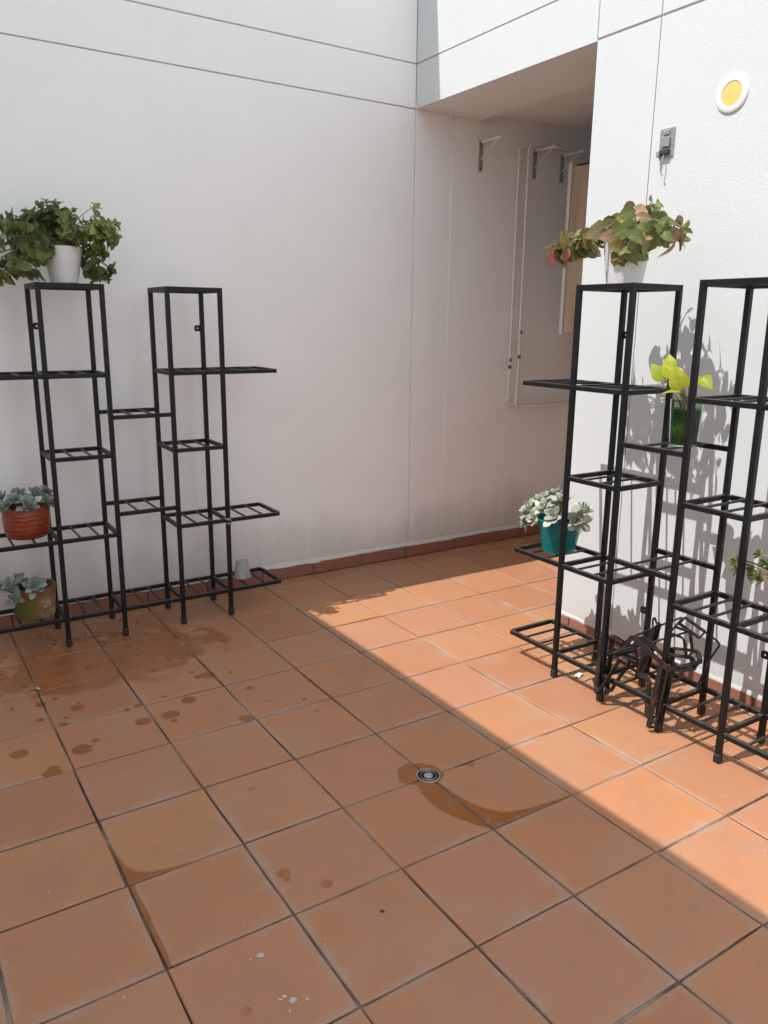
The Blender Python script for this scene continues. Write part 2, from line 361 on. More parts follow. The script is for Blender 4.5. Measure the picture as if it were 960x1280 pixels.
# ------------------------------------------------------------------ floor
fl = box('floor', (XW - 12.4, -24.5, -.5), (XB + .4, YL + .4, -.014), M['grout']); fl['kind'] = 'structure'
J = .0108
pv = box('paving', (XW - 12, -24, -.03), (XR, -9.02, .0), M['tile'], None); pv['kind'] = 'structure'
def tile_mesh(x0, x1, y0, y1, seed):
    rn = random.Random(seed); bm = bmesh.new(); zt = 0.0; zb = -.03; ch = .010
    # jittered hand-cut outline
    def side(a, b, n=4): return [a.lerp(b, k / n) for k in range(n)]
    c = [Vector((x0, y0, 0)), Vector((x1, y0, 0)), Vector((x1, y1, 0)), Vector((x0, y1, 0))]
    out = []
    for k in range(4): out += side(c[k], c[(k + 1) % 4])
    cen = (c[0] + c[2]) / 2
    out = [p + Vector((rn.uniform(-1, 1), rn.uniform(-1, 1), 0)) * .0032 for p in out]
    inn = [p + (cen - p).normalized() * ch for p in out]
    B = [bm.verts.new(P(p.x, p.y, zb)) for p in out]; A = [bm.verts.new(P(p.x, p.y, zt - .007)) for p in out]; T = [bm.verts.new(P(p.x, p.y, zt)) for p in inn]
    n = len(out)
    for k in range(n):
        bm.faces.new((B[k], B[(k + 1) % n], A[(k + 1) % n], A[k])); bm.faces.new((A[k], A[(k + 1) % n], T[(k + 1) % n], T[k]))
    bm.faces.new(T)
    me = bpy.data.meshes.new('tile'); bm.to_mesh(me); bm.free(); me.materials.append(M['tile']); return me
variants = [tile_mesh(-.5 + J, .5 - J, -.5 + J, .5 - J, s) for s in range(6)]
for i in range(math.floor(XW), 13):
    for j in range(-9, 7):
        cx, cy = i + .5, j + .5
        x0, x1, y0, y1 = -.5 + J, .5 - J, -.5 + J, .5 - J
        x0 = max(x0, XW - cx); x1 = min(x1, XB - cx - .004); y1 = min(y1, YL - .035 - cy)
        if cx + .5 > XR and cy + .5 > YB_ and cx - .5 > XR + .5 and cy < .3: continue          # under the house
        cut = (x0, x1, y1) != (-.5 + J, .5 - J, .5 - J)
        if x1 - x0 < .05 or y1 - y0 < .05: continue
        me = tile_mesh(x0, x1, y0, y1, i * 31 + j) if cut else random.choice(variants)
        o = link('tile', me, fl); o.location = P(cx + random.uniform(-.004, .004), cy + random.uniform(-.004, .004), random.uniform(-.002, .002))
        o.rotation_euler = (random.uniform(-.0016, .0016), random.uniform(-.0016, .0016), random.uniform(-.003, .003))

# ------------------------------------------------------------------ walls
GW, GD, TH = .010, .02, .6
def panel(parent, a, b, m): return box('panel', a, b, m, parent, .004, 1)
wl = box('patio_wall', (XW - TH, YL + GD, -.3), (XB, YL + TH, HT), M['groove'])
tag(wl, 'tall shaded white wall with two long grooves, behind the rack with the green bush', 'wall')
yb = YL + GD + .01
for x0, x1, z0, z1 in [(XW, XR - GW * .6, .19, ZS - GW), (XW, XR - .004, ZS + GW, G2 - GW), (XW, XR - .004, G2 + GW, HT + .01),
                       (XR + GW * .6, 8.955 - GW * .6, .19, ZS + .1), (8.955 + GW * .6, XB - .01, .19, ZS + .3)]:
    panel(wl, (x0, YL, z0), (x1, yb, z1), M['wall'])
tube('joint_bead', [P(8.958, YL + .004, .35), P(8.958, YL + .004, 7.9)], .0042, M['wall'], wl, n=6)
def lip(parent, p0, p1, nrm, z, m, h=.06, d=.03):
    bm = bmesh.new(); n = 90; A = []
    for k in range(n + 1):
        u = k / n; q = Vector(p0).lerp(Vector(p1), u); w = .7 + .5 * random.random() * random.random(); dz = random.uniform(-.012, .012) + .01 * math.sin(u * 40)
        nr = Vector(nrm)
        A.append([bm.verts.new((q + nr * a + Vector((0, 0, zz))) * U) for a, zz in ((-.02, z - .012), (d * w, z + dz), (d * w * .9, z + .022 + dz), (-.004, z + h * w + .03), (-.03, z + h * w + .03))])
    for a, b in zip(A, A[1:]):
        for k in range(4): bm.faces.new((a[k], a[k + 1], b[k + 1], b[k]))
    bmesh.ops.recalc_face_normals(bm, faces=bm.faces)
    return mesh_obj('plaster_lip', bm, m, parent, True)
lip(wl, (XW, YL, 0), (XB - .02, YL, 0), (0, -1, 0), .215, M['wall'])
def skirting(parent, axis, s0, s1, at, h, ph):
    k = math.floor(s0 - ph); 
    while k + ph < s1:
        a, b = max(s0, k + ph + .009), min(s1, k + 1 + ph - .009); dh = random.uniform(-.008, .008); pr = random.uniform(.022, .030)
        if b - a > .03:
            if axis == 'x': box('skirting_tile', (a, at - pr, .004), (b, at + .012, h + dh), M['skirt'], parent, .007)
            else: box('skirting_tile', (at - pr, a, .004), (at + .012, b, h + dh), M['skirt'], parent, .007)
        k += 1
skirting(wl, 'x', XW, XB - .05, YL, .215, .065)
box('mortar_bed', (XW, YL - .004, .0), (XB - .05, YL + .015, .205), M['grout'], wl)

wr = box('patio_wall', (XR + GD, YB_, -.3), (XR + .45, YE, ZS), M['groove'])
tag(wr, 'sunlit rough white wall carrying a round yellow lamp, behind the rack in the sun', 'wall')
VG = 1.34
xb_ = XR + GD + .01
for y0, y1, z0, z1 in [(VG + .006, YE - .006, .15, ZS + .006), (YB_, VG - .006, .15, ZS + .006)]:
    panel(wr, (XR, y0, z0), (xb_, y1, z1), M['stucco'])
box('jamb', (XR + .012, YE - .02, -.1), (XR + .47, YE - .001, ZS - .01), M['stucco'], wr)
lip(wr, (XR, YB_, 0), (XR, YE - .01, 0), (-1, 0, 0), .165, M['stucco'], .05, .02)
skirting(wr, 'y', YB_, YE - .004, XR, .165, .12)
box('mortar_bed', (XR - .004, YB_, 0), (XR + .015, YE - .01, .155), M['grout'], wr)

ub = box('upper_building', (XR + GD, YB_, ZS + .006), (9.55, YL - .003, HR), M['groove'])
tag(ub, 'sunlit white beam and upper wall over the dark recess', 'building')
for y0, y1, z0, z1 in [(YE + .006, YL - .003, ZS, G2 - GW), (YE + .006, YL - .003, G2 + GW, HR),
                       (VG + .006, YE - .006, ZS + .034, G2 - GW), (VG + .006, YE - .006, G2 + GW, HR), (YB_, VG - .006, ZS + .034, G2 - GW), (YB_, VG - .006, G2 + GW, HR)]:
    panel(ub, (XR, y0, z0), (xb_, y1, z1), M['stucco'])
box('soffit', (xb_ + .002, YE + .006, ZS + .001), (9.55, YL - .003, ZS + .02), M['wall'], ub)
box('soffit', (XR + .46, .3, ZS + .001), (9.55, YE - .01, ZS + .02), M['wall'], ub)
rc_ = box('recess_ceiling', (9.555, .3, 8.13), (XB + .3, YL - .003, 8.6), M['wall']); tag(rc_, 'dim plaster ceiling at the back of the recess', 'ceiling')
rb = box('recess_wall', (XB, .3, -.1), (XB + .3, YL - .01, 8.125), M['wall']); tag(rb, 'dim rear wall of the recess behind the hanging wooden cabinet', 'wall')
rs = box('recess_wall', (XR + .48, .1, -.1), (XB + .3, .295, 8.6), M['wall']); tag(rs, 'dim side wall of the recess behind the sunlit wall', 'wall')
fw = box('house_facade', (XW - 3, -9.0, -.3), (XW, YL - .01, HT), M['wall']); tag(fw, 'tall white facade whose roof edge shades half of the patio floor', 'building')
ew = box('patio_wall', (XW - 12, -24.4, -.3), (XR + .4, -24, 5.0), M['wall']); tag(ew, 'lower white wall closing the patio opposite the grooved wall', 'wall')

# ------------------------------------------------------------------ plant racks
def rack(label, loc, rz, zbot, tabs):
    R_ = empty('plant_rack', loc, label, 'plant rack', 'black steel plant racks', rz)
    S = [0, .78, 1.645, 2.40]; D = .762; h = .030; e = .85; zt = 4.895; b = .0275
    for s in S:
        for d in (0, D):
            o = box('post', (s - h, d - h, .02), (s + h, d + h, zt), M['black'], R_, .005)
            box('foot_cap', (s - .038, d - .038, 0), (s + .038, d + .038, .105), M['cap'], o, .010)
    def bar(a, c, nm='rail', m='black', bev=.004): box(nm, a, c, M[m], R_, bev)
    def slats(s0, s1, z, n=2):
        for k in range(n):
            s = s0 + (s1 - s0) * (k + 1) / (n + 1) + random.uniform(-.012, .012)
            bar((s - .013, .0, z + b - .022), (s + .013, D, z + b + .003), 'slat', 'slat', .003)
    def span(s0, s1, z, e0, e1, n=2, zh=b):      # front and back rails between two posts, optional end rails
        for d in (0, D): bar((s0, d - b * .93, z - zh), (s1, d + b * .93, z + zh))
        if e0: bar((s0 - b * .9, b, z - zh * .97), (s0 + b * .9, D - b, z + zh * .97))
        if e1: bar((s1 - b * .9, b, z - zh * .97), (s1 + b * .9, D - b, z + zh * .97))
        slats(s0, s1, z, n)
    for a, c in ((S[0], S[1]), (S[2], S[3])):
        for z in (3.72, 2.63, 1.51): span(a + h * .98, c - h * .98, z, 0, 0); bar((a - b * .9, h, z - b), (a + b * .9, D - h, z + b)); bar((c - b * .9, h, z - b), (c + b * .9, D - h, z + b))
        zz = zt - .034; span(a + h * .98, c - h * .98, zz, 0, 0, 2, .033); bar((a - .029, h, zz - .033), (a + .029, D - h, zz + .033)); bar((c - .029, h, zz - .033), (c + .029, D - h, zz + .033))
    for z in (3.15, 1.80): span(S[1] + h * .98, S[2] - h * .98, z, 0, 0)
    z = zbot
    for a, c in zip(S, S[1:]): span(a + h * .98, c - h * .98, z, 0, 0)
    for s in S: bar((s - b * .9, h, z - b), (s + b * .9, D - h, z + b))
    for z in (3.72, 1.51, zbot):
        for s0, s1 in ((-e, S[0] - h * .98), (S[3] + h * .98, S[3] + e)):
            span(s0, s1, z, s0 < 0, s1 > S[3] + .5)
    for s, z, sg in tabs:
        bm = bmesh.new(); cx = s + sg * .075
        n = 14; ro, ri = .045, .013; O = []; I = []
        for k in range(n):
            a = 2 * math.pi * k / n; c_, s_ = math.cos(a), math.sin(a); q = ro / max(abs(c_), abs(s_)); q = min(q, ro * 1.25)
            O.append((cx + c_ * q, z + s_ * q)); I.append((cx + c_ * ri, z + s_ * ri))
        for y in (D - .012, D + .004):
            pass
        V = {}
        for nm, L_ in (('O', O), ('I', I)):
            for y in (0, 1): V[nm, y] = [bm.verts.new(P(q[0], D - .010 + y * .016, q[1])) for q in L_]
        for k in range(n):
            k2 = (k + 1) % n
            bm.faces.new((V['O', 0][k], V['O', 0][k2], V['I', 0][k2], V['I', 0][k])); bm.faces.new((V['O', 1][k2], V['O', 1][k], V['I', 1][k], V['I', 1][k2]))
            bm.faces.new((V['O', 0][k2], V['O', 0][k], V['O', 1][k], V['O', 1][k2])); bm.faces.new((V['I', 0][k], V['I', 0][k2], V['I', 1][k2], V['I', 1][k]))
        bmesh.ops.recalc_face_normals(bm, faces=bm.faces)
        mesh_obj('mounting_tab', bm, M['black'], R_)
    return R_
LX, LY = 1.625, 5.275; RX, RY = 6.741, 1.018
rackL = rack('black steel plant rack in the shade against the grooved white wall', P(LX, LY, 0), 0, .395, [(0, 4.35, 1), (2.40, 4.33, -1)])
rackR = rack('black steel plant rack in the sun against the rough white wall', P(RX, RY, 0), -math.pi / 2, .33, [(0, 4.33, 1), (.78, 1.0, -1), (2.40, 1.01, -1), (2.40, 4.33, -1)])
def onR(s, d, z): return P(RX + d, RY - s, z)
bm = bmesh.new(); kp = [P(LX + 2.40 + .045 * math.cos(a * 1.3) * (1 + .4 * math.sin(a)), LY + .045 * math.sin(a * 1.3) * (1 + .3 * math.cos(a * .7)), 1.50 + .05 * math.sin(a * .31)) for a in range(0, 40)]
sweep(bm, kp, circ(.0022, 5)); tag(mesh_obj('wire_knot', bm, M['zinc'], None, True), 'small knot of wire twisted round a post of the shaded rack', 'wire')

# ------------------------------------------------------------------ leaves
def leaf_mesh(name, L, W, m, cren=0.0, curl=.25, fold=.25, tip=1.0, nt=10, base=.25, cup=0.0):
    bm = bmesh.new(); rows = []
    for k in range(nt + 1):
        t = k / nt
        ex, pw = (.92, .5) if tip < 1 else ((.62, 1.15) if tip > 1 else (.85, .8))
        w = math.sin(math.pi * t ** ex) ** pw if 0 < t < 1 else 0.0
        w = max(w * (1 - base * (1 - t) * .3), .02)
        w *= 1 + cren * (1 if k % 2 else -1)
        row = []
        for s in (-1, -.5, 0, .5, 1):
            y = s * w * W * .5; z = -curl * L * t * t + fold * abs(y) * (1 - .5 * t) - cup * (s * s) * W * .25 + (.02 * L if (k % 2 and abs(s) == .5) else 0)
            row.append(bm.verts.new((t * L, y, z)))
        rows.append(row)
    for A, B in zip(rows, rows[1:]):
        for k in range(4): bm.faces.new((A[k], B[k], B[k + 1], A[k + 1]))
    me = bpy.data.meshes.new(name); bm.normal_update(); bm.to_mesh(me); bm.free(); me.materials.append(m)
    for f in me.polygons: f.use_smooth = True
    return me
def fat_leaf(name, L, W, T, m, curl=-.2):
    bm = bmesh.new(); rows = []; nt = 8; n = 8
    for k in range(nt + 1):
        t = k / nt; w = (.42 + .75 * t) * W * .5 * (1.0 if t < .62 else max(.0, 1 - ((t - .62) / .38) ** 2.0)); w = max(w, .0006)
        th = T * .5 * (1 - .75 * t ** 2.5)
        rows.append([bm.verts.new((t * L, math.cos(2 * math.pi * j / n) * w, math.sin(2 * math.pi * j / n) * th * (.55 if math.sin(2 * math.pi * j / n) > 0 else 1.2) - curl * L * t * t + .25 * abs(math.cos(2 * math.pi * j / n)) * w)) for j in range(n)])
    for A, B in zip(rows, rows[1:]):
        for k in range(n): bm.faces.new((A[k], A[(k + 1) % n], B[(k + 1) % n], B[k]))
    bm.faces.new(list(reversed(rows[0]))); bm.faces.new(rows[-1]); bmesh.ops.recalc_face_normals(bm, faces=bm.faces)
    me = bpy.data.meshes.new(name); bm.to_mesh(me); bm.free(); me.materials.append(m)
    for f in me.polygons: f.use_smooth = True
    return me
def frame(pos, d, up, sc=1.0):
    d = d.normalized(); s = up.cross(d)
    if s.length < 1e-3: s = Vector((1, 0, 0)).cross(d)
    s.normalize(); w = d.cross(s)
    return Matrix(((d.x * sc, s.x * sc, w.x * sc, pos.x), (d.y * sc, s.y * sc, w.y * sc, pos.y), (d.z * sc, s.z * sc, w.z * sc, pos.z), (0, 0, 0, 1)))
def put_leaf(parent, me, pos, d, up, sc=1.0):
    return link('leaf', me, parent, mw=frame(pos, d, up, sc))
def pot_lathe(parent, r0, r1, h, m, rim=.004, wall=.0035, name='pot', lipw=.003, liph=.0, soil=.82):
    pr = [(r0 * .9, 0), (r0, .004), (r0 + (r1 - r0) * .5, h * .5)]
    if liph: pr += [(r1 - lipw * .2, h - liph), (r1 + lipw, h - liph + .002), (r1 + lipw, h)]
    else: pr += [(r1, h - .003), (r1, h)]
    ri = r1 - wall
    pr += [(pr[-1][0] - .0015, h + .0012), (ri, h), (ri - (r1 - r0) * .3, h * .72)]
    o = lathe(name, pr, m, parent)
    lathe('soil', [(.001, h * soil - .002), (ri * .6, h * soil), (ri - .001 - (r1 - r0) * (1 - soil) * .9, h * soil)][::-1], M['soil'], parent, 24, None, .0, True)
    return o
def bez(a, b, c, n=9): return [a * (1 - k / n) ** 2 + b * 2 * (k / n) * (1 - k / n) + c * (k / n) ** 2 for k in range(n + 1)]

# bush in a white pot, on the shaded rack
rn = random.Random(11)
bush = empty('potted_bush', P(2.03, 5.66, 4.898), 'leafy green bush in a white pot on top of the shaded rack', 'potted plant')
pot_lathe(bush, .170 * U, .255 * U, .46 * U, M['white_plastic'])
lv = [leaf_mesh('leaf', L, W, M['leaf_green'], cr, cu, fo, .8) for L, W, cr, cu, fo in ((.034, .031, .05, .30, .3), (.028, .026, .06, .12, .35), (.036, .034, .05, .5, .2), (.025, .023, .06, -.1, .4), (.032, .031, .05, .7, .2))]
blobs = [((-.12, .00, .68), (.52, .42, .26), 30), ((-.66, -.05, .50), (.50, .42, .30), 34), ((-.85, -.08, .18), (.46, .36, .24), 26), ((.46, -.42, .66), (.24, .25, .15), 18), ((.44, -.02, .24), (.22, .25, .26), 16), ((-.06, -.12, .92), (.26, .22, .12), 9), ((-.30, -.28, .40), (.26, .14, .16), 10), ((-.45, -.2, .30), (.26, .2, .2), 12), ((.1, -.2, .58), (.3, .16, .14), 10), ((-.42, .05, .76), (.34, .3, .16), 12), ((.15, .1, .62), (.3, .3, .16), 12)]
nleaf = 0; extra = []
tips = []
for c, r, n in blobs:
    for k in range(n):
        while True:
            q = Vector((rn.uniform(-1, 1), rn.uniform(-1, 1), rn.uniform(-1, 1)))
            if q.length < 1: break
        tips.append((Vector(c) + Vector((q.x * r[0], q.y * r[1], q.z * r[2]))) * U)
tips.append(Vector((.40, -.42, .96)) * U); tips.append(Vector((.62, -.46, .74)) * U); tips.append(Vector((.60, -.44, .60)) * U)
sb = bmesh.new()
for tp in tips:
    a = Vector((rn.uniform(-.1, .1), rn.uniform(-.1, .1), .42)) * U
    mid = a.lerp(tp, .45) + Vector((0, 0, .22 * U)); cv = bez(a, mid, tp, 8); sweep(sb, cv, circ(.0017, 5))
    d = (cv[-1] - cv[-2]).normalized(); d = (d + Vector((rn.uniform(-.4, .4), rn.uniform(-.4, .4), rn.uniform(0, .6)))).normalized()
    ph = rn.random() * 6
    s0 = d.cross(Vector((.3, .2, 1))).normalized(); s1 = d.cross(s0)
    for lay in range(4):
        for h in range(2 if lay < 3 else 2):
            ang = ph + lay * math.pi / 2 + h * math.pi; spread = (.35, .9, 1.5, 2.2)[lay]
            dirv = d * .8 + (s0 * math.cos(ang) + s1 * math.sin(ang)) * spread + Vector((0, 0, -.25 * lay))
            sc = (.62, 1.0, 1.25, 1.35)[lay] * rn.uniform(.8, 1.15); base = tp - d * (.004 + .009 * lay)
            extra.append((rn.choice(lv), base, dirv, d + Vector((0, 0, .4)), sc))
rn.shuffle(extra); extra.sort(key=lambda q: q[1].y)
for me, pos, dv, up, sc in extra[:290]: put_leaf(bush, me, pos, dv, up, sc)
fb = bmesh.new()
for me, pos, dv, up, sc in extra[290:]:
    k0 = len(fb.verts); fb.from_mesh(me); fb.verts.ensure_lookup_table(); mw = frame(pos, dv, up, sc)
    for v in fb.verts[k0:]: v.co = mw @ v.co
o = mesh_obj('foliage', fb, M['leaf_green'], bush, True); o['kind'] = 'stuff'
mesh_obj('stem', sb, M['stem'], bush, True)

# coleus in a white pot, on the sunny rack
rn = random.Random(5)
col = empty('potted_coleus', P(7.12, .70, 4.893), 'pink and green leafed plant in a white pot on the sunny rack', 'potted plant')
pot_lathe(col, .20 * U, .265 * U, .49 * U, M['white_plastic'])
lc = [leaf_mesh('leaf', L, W, M['leaf_coleus'], cr, cu, fo) for L, W, cr, cu, fo in ((.064, .050, .035, .35, .3), (.056, .046, .04, .7, .25), (.072, .058, .035, .55, .2), (.050, .040, .04, .1, .4))]
lp = leaf_mesh('leaf', .068, .050, M['leaf_pink'], .09, .35, .5, 1, 14)
spots = [(.05, .1, .80), (-.05, -.1, .72), (.0, .28, .74), (.12, -.30, .92), (.05, -.30, .74), (.0, -.52, .66), (-.12, -.66, .52), (.15, -.74, .46), (-.25, .30, .60), (-.20, .12, .64), (-.28, -.42, .60), (-.30, -.20, .50), (.25, .5, .60), (-.15, .66, .62), (-.1, .86, .58), (-.25, 1.0, .50), (.1, .92, .48), (-.3, -.16, .28), (.32, .0, .70), (.35, -.4, .60), (.30, .25, .60), (.38, -.1, .86), (.42, .12, .80), (.1, -.80, .58),
         (-.32, .04, .60), (-.12, .40, .68), (-.24, -.34, .74), (-.1, -.2, .84), (-.02, .0, .88), (-.3, .5, .52), (-.22, .80, .50), (-.28, -.58, .46), (.2, -.6, .66), (-.34, -.30, .36), (.2, .3, .84), (-.1, 1.06, .40), (-.2, .62, .54), (-.3, .74, .44), (-.28, .92, .42), (-.12, .94, .58), (-.3, 1.08, .46), (-.05, .76, .52), (.05, 1.04, .54), (-.2, .52, .62), (-.34, .36, .48)]
sb = bmesh.new()
for q in spots:
    q = (q[0], q[1] * .85, .4 + (q[2] - .4) * .86)
    tp = Vector(q) * U; a = Vector((rn.uniform(-.1, .1), rn.uniform(-.1, .1), .40)) * U
    cv = bez(a, a.lerp(tp, .5) + Vector((0, 0, .3 * U)), tp, 8); sweep(sb, cv, circ(.0024, 6))
    d = (cv[-1] - cv[-2]).normalized(); d = (d + Vector((rn.uniform(-.3, .3), rn.uniform(-.3, .3), .35))).normalized()
    s0 = d.cross(Vector((.3, .2, 1))).normalized(); s1 = d.cross(s0); ph = rn.random() * 6
    for lay in range(3):
        for h in range(2):
            ang = ph + lay * math.pi / 2 + h * math.pi
            dirv = d * (.8, .35, .0)[lay] + (s0 * math.cos(ang) + s1 * math.sin(ang)) * (.5, 1.0, 1.0)[lay] + Vector((0, 0, (-.1, -.55, -1.0)[lay]))
            put_leaf(col, rn.choice(lc), tp - d * (.004 + .012 * lay), dirv, d + Vector((0, 0, .5)), (.6, .95, 1.1)[lay] * rn.uniform(.8, 1.15))
for q, dv, sc in (((-.32, .86, .40), (-.15, -.10, -1), .85), ((-.34, .58, .42), (-.3, .05, -1), .7)):
    put_leaf(col, lp, Vector(q) * U, Vector(dv), Vector((-.7, -.5, -.1)), sc)
mesh_obj('stem', sb, M['tan'], col, True)

# succulents
def rosette(parent, me_list, pos, axis, n, R_, rn):
    axis = axis.normalized(); s0 = axis.cross(Vector((.21, .35, 1))).normalized(); s1 = axis.cross(s0); ph = rn.random() * 6
    for k in range(n):
        u = k / n; ang = ph + k * 2.39996; el = .15 + 1.15 * u
        dv = (s0 * math.cos(ang) + s1 * math.sin(ang)) * math.cos(el) + axis * math.sin(el)
        put_leaf(parent, rn.choice(me_list), pos + axis * .006 * u, dv, axis, R_ * (1 - .55 * u) * rn.uniform(.88, 1.1))
lg = [fat_leaf('leaf', .046, .026, .009, M['leaf_grey'], c) for c in (-.1, .15, -.25)]
lpale = [fat_leaf('leaf', .050, .030, .009, M['leaf_pale'], c) for c in (-.1, .15, -.25)]
def succulent(name, label, loc, potf, me, ros, seed):
    rn = random.Random(seed); e = empty(name, loc, label, 'succulent', 'potted succulents'); potf(e); sb = bmesh.new()
    for q, ax, n, R_ in ros:
        p = Vector(q) * U; a = Vector((q[0] * .4, q[1] * .4, min(q[2], .3))) * U; ax = Vector(ax).normalized()
        sweep(sb, bez(a, a.lerp(p, .5) - Vector((0, 0, .02)) * .3, p, 5), circ(.0035, 6)); rosette(e, me, p, ax, n, R_, rn)
    mesh_obj('stem', sb, M['tan'], e, True); return e
def red_pot(e):
    r = .30 * U; h = .43 * U
    lathe('pot', [(r * .55, 0), (r * .80, .006), (r * .93, .022), (r * .98, .05), (r, h * .6), (r * 1.01, h - .004), (r * .99, h), (r * .9, h), (r * .88, h * .8)], M['red'], e, 40)
    lathe('soil', [(r * .885, h * .84), (r * .5, h * .86), (.001, h * .86)], M['soil'], e, 24, None, 0, True)
succulent('potted_succulent', 'grey rosette succulent in a red glazed pot on the shaded rack', P(1.29, 5.66, 1.541), red_pot, lg,
          [((-.26, -.16, .47), (-.5, -.4, 1), 16, 1.25), ((.0, -.24, .46), (.1, -.75, .9), 16, 1.3), ((.24, -.14, .48), (.6, -.4, 1), 15, 1.2), ((-.08, .06, .56), (0, .0, 1), 16, 1.3), ((.28, .1, .56), (.7, .1, 1), 14, 1.2), ((-.28, .12, .52), (-.6, .1, 1), 14, 1.2), ((.12, -.06, .58), (.2, -.4, 1), 15, 1.2), ((-.14, -.14, .54), (-.2, -.6, 1), 14, 1.1), ((.32, -.02, .44), (1, -.3, .3), 12, 1.0)], 3)
def moss_pot(e):
    r = .285 * U; h = .44 * U
    lathe('pot', [(r * .8, 0), (r * .88, .005), (r * .93, h * .5), (r, h * .95), (r, h), (r * .9, h), (r * .88, h * .8)], M['moss'], e, 40)
    lathe('soil', [(r * .885, h * .86), (r * .5, h * .90), (.001, h * .90)], M['soil'], e, 24, None, .0, True)
succulent('potted_succulent', 'grey rosette succulent in a mossy clay pot at the bottom of the shaded rack', P(1.29, 5.62, .426), moss_pot, lg,
          [((-.02, -.20, .46), (.05, -.75, .7), 16, 1.55), ((-.30, -.12, .48), (-.4, -.5, .8), 16, 1.45), ((-.46, .05, .50), (-.7, -.2, .8), 14, 1.3), ((-.16, .06, .50), (-.1, -.3, 1), 14, 1.2), ((-.28, -.26, .36), (-.4, -.9, .1), 11, 1.2)], 8)
def teal_pot(e): pot_lathe(e, .215 * U, .295 * U, .45 * U, M['teal'], liph=.012, lipw=.004)
succulent('potted_succulent', 'pale rosette succulent in a teal plastic pot on the sunny rack', P(7.10, 1.44, 1.541), teal_pot, lpale,
          [((-.18, .36, .50), (-.65, .2, .65), 17, 1.35), ((.02, .40, .58), (-.3, .6, .9), 15, 1.25), ((-.2, .10, .56), (-.7, -.1, .8), 15, 1.25), ((.05, .05, .64), (-.2, .0, 1), 16, 1.35), ((.15, .24, .68), (-.1, .3, 1), 14, 1.2), ((-.22, -.12, .50), (-.7, -.3, .6), 14, 1.2), ((-.12, -.42, .52), (-.75, -.55, .25), 14, 1.45), ((.12, -.28, .58), (.1, -.5, .9), 14, 1.2), ((-.24, .36, .34), (-.8, .4, -.1), 11, 1.1), ((-.26, .18, .44), (-.9, .1, .3), 12, 1.1), ((-.1, .22, .64), (-.5, .2, 1), 14, 1.15)], 4)
# pothos cutting in a glass vase
rn = random.Random(2)
vase = empty('vase_plant', onR(1.32, .37, 3.181), 'lime leaved cutting in a green glass vase on the sunny rack', 'vase plant')
rv, hv = .175 * U, .50 * U
lathe('vase', [(rv * .8, 0), (rv * .84, .002), (rv * .9, hv * .3), (rv, hv), (rv - .002, hv + .001), (rv - .003, hv), (rv * .9 - .003, hv * .3), (rv * .8, .006), (.001, .005)], M['glass'], vase, 32)
lathe('water', [(rv * .7, .0065), (rv * .84 - .002, .010), (rv * .88 - .0025, hv * .3), (rv * .965 - .0035, hv * .80), (.001, hv * .80)], M['algae'], vase, 28)
lth = leaf_mesh('leaf', .084, .066, M['leaf_pothos'], .0, .22, .42, 2, 14)
sb = bmesh.new()
# (tip base offset from vase centre in tile units, direction, facing, size) ; +y is towards the open end of the patio
fc = (-.70, -.66, .25)
for q, dv, up, sc in [((-.10, .253, .683), (-.06, .133, .192), fc, .95), ((-.02, .237, .80), (.02, .056, .169), (-.8, -.5, .2), .75), ((-.08, .177, .704), (-.02, .099, .184), (-.5, -.8, .3), .82), ((-.12, .012, .598), (-.08, .039, .261), fc, 1.12), ((-.06, .064, .566), (-.08, .178, .015), (-.2, -.2, 1), .80), ((0, .007, .645), (.02, -.127, .143), (-.6, -.3, .7), .62), ((.05, -.104, .736), (-.05, -.213, -.109), (-.7, -.4, .5), .78), ((.05, -.012, .679), (.05, -.097, .039), (-.5, -.2, .8), .5), ((.0, .15, .72), (.03, .12, .15), (-.6, -.7, .3), .8)]:
    p = Vector(q) * U; a = Vector((rn.uniform(-.05, .05), rn.uniform(-.05, .05), .35)) * U
    sweep(sb, bez(a, Vector((p.x * .3, p.y * .3, p.z * .95)), p, 7), circ(.0022, 6)); put_leaf(vase, lth, p, Vector(dv), Vector(up), sc)
for k in range(9):
    a = rn.random() * 6.28; sweep(sb, bez(Vector((math.cos(a) * .02, math.sin(a) * .02, hv * .8)), Vector((math.cos(a) * .03, math.sin(a) * .03, hv * 1.05)), Vector((math.cos(a) * .05, math.sin(a) * .05, hv * rn.uniform(.9, 1.12))), 5), circ(.0018, 5))
mesh_obj('stem', sb, M['tan'], vase, True)

# jade plant at the frame's edge
rn = random.Random(21)
jade = empty('potted_jade', P(7.12, -1.98, 1.541), 'dark green jade plant on the outer arm of the sunny rack', 'potted plant')
pot_lathe(jade, .20 * U, .28 * U, .42 * U, simple('brown_clay', (.25, .11, .06), .8, 0, .15, 25, .2), liph=.02)
lj = [fat_leaf('leaf', .030, .015, .006, M['leaf_jade'], c) for c in (-.15, .1)]
sb = bmesh.new()
for k in range(34):
    a = rn.random() * 6.28; r = rn.uniform(.15, .52); tp = Vector((math.cos(a) * r, math.sin(a) * r, .45 + rn.uniform(-.05, .32) * (1 - r * .8))) * U
    if k < 15: tp = Vector((rn.uniform(-.35, .1), rn.uniform(.42, .76), rn.uniform(.38, .70))) * U
    st = Vector((0, 0, .36 * U)); cv = bez(st, st.lerp(tp, .5) + Vector((0, 0, .1 * U)), tp, 6); sweep(sb, cv, circ(.003, 6)); d = (cv[-1] - cv[-2]).normalized()
    rosette(jade, lj, tp, d + Vector((0, 0, .3)), 9, 1.0, rn)
mesh_obj('stem', sb, M['tan'], jade, True)

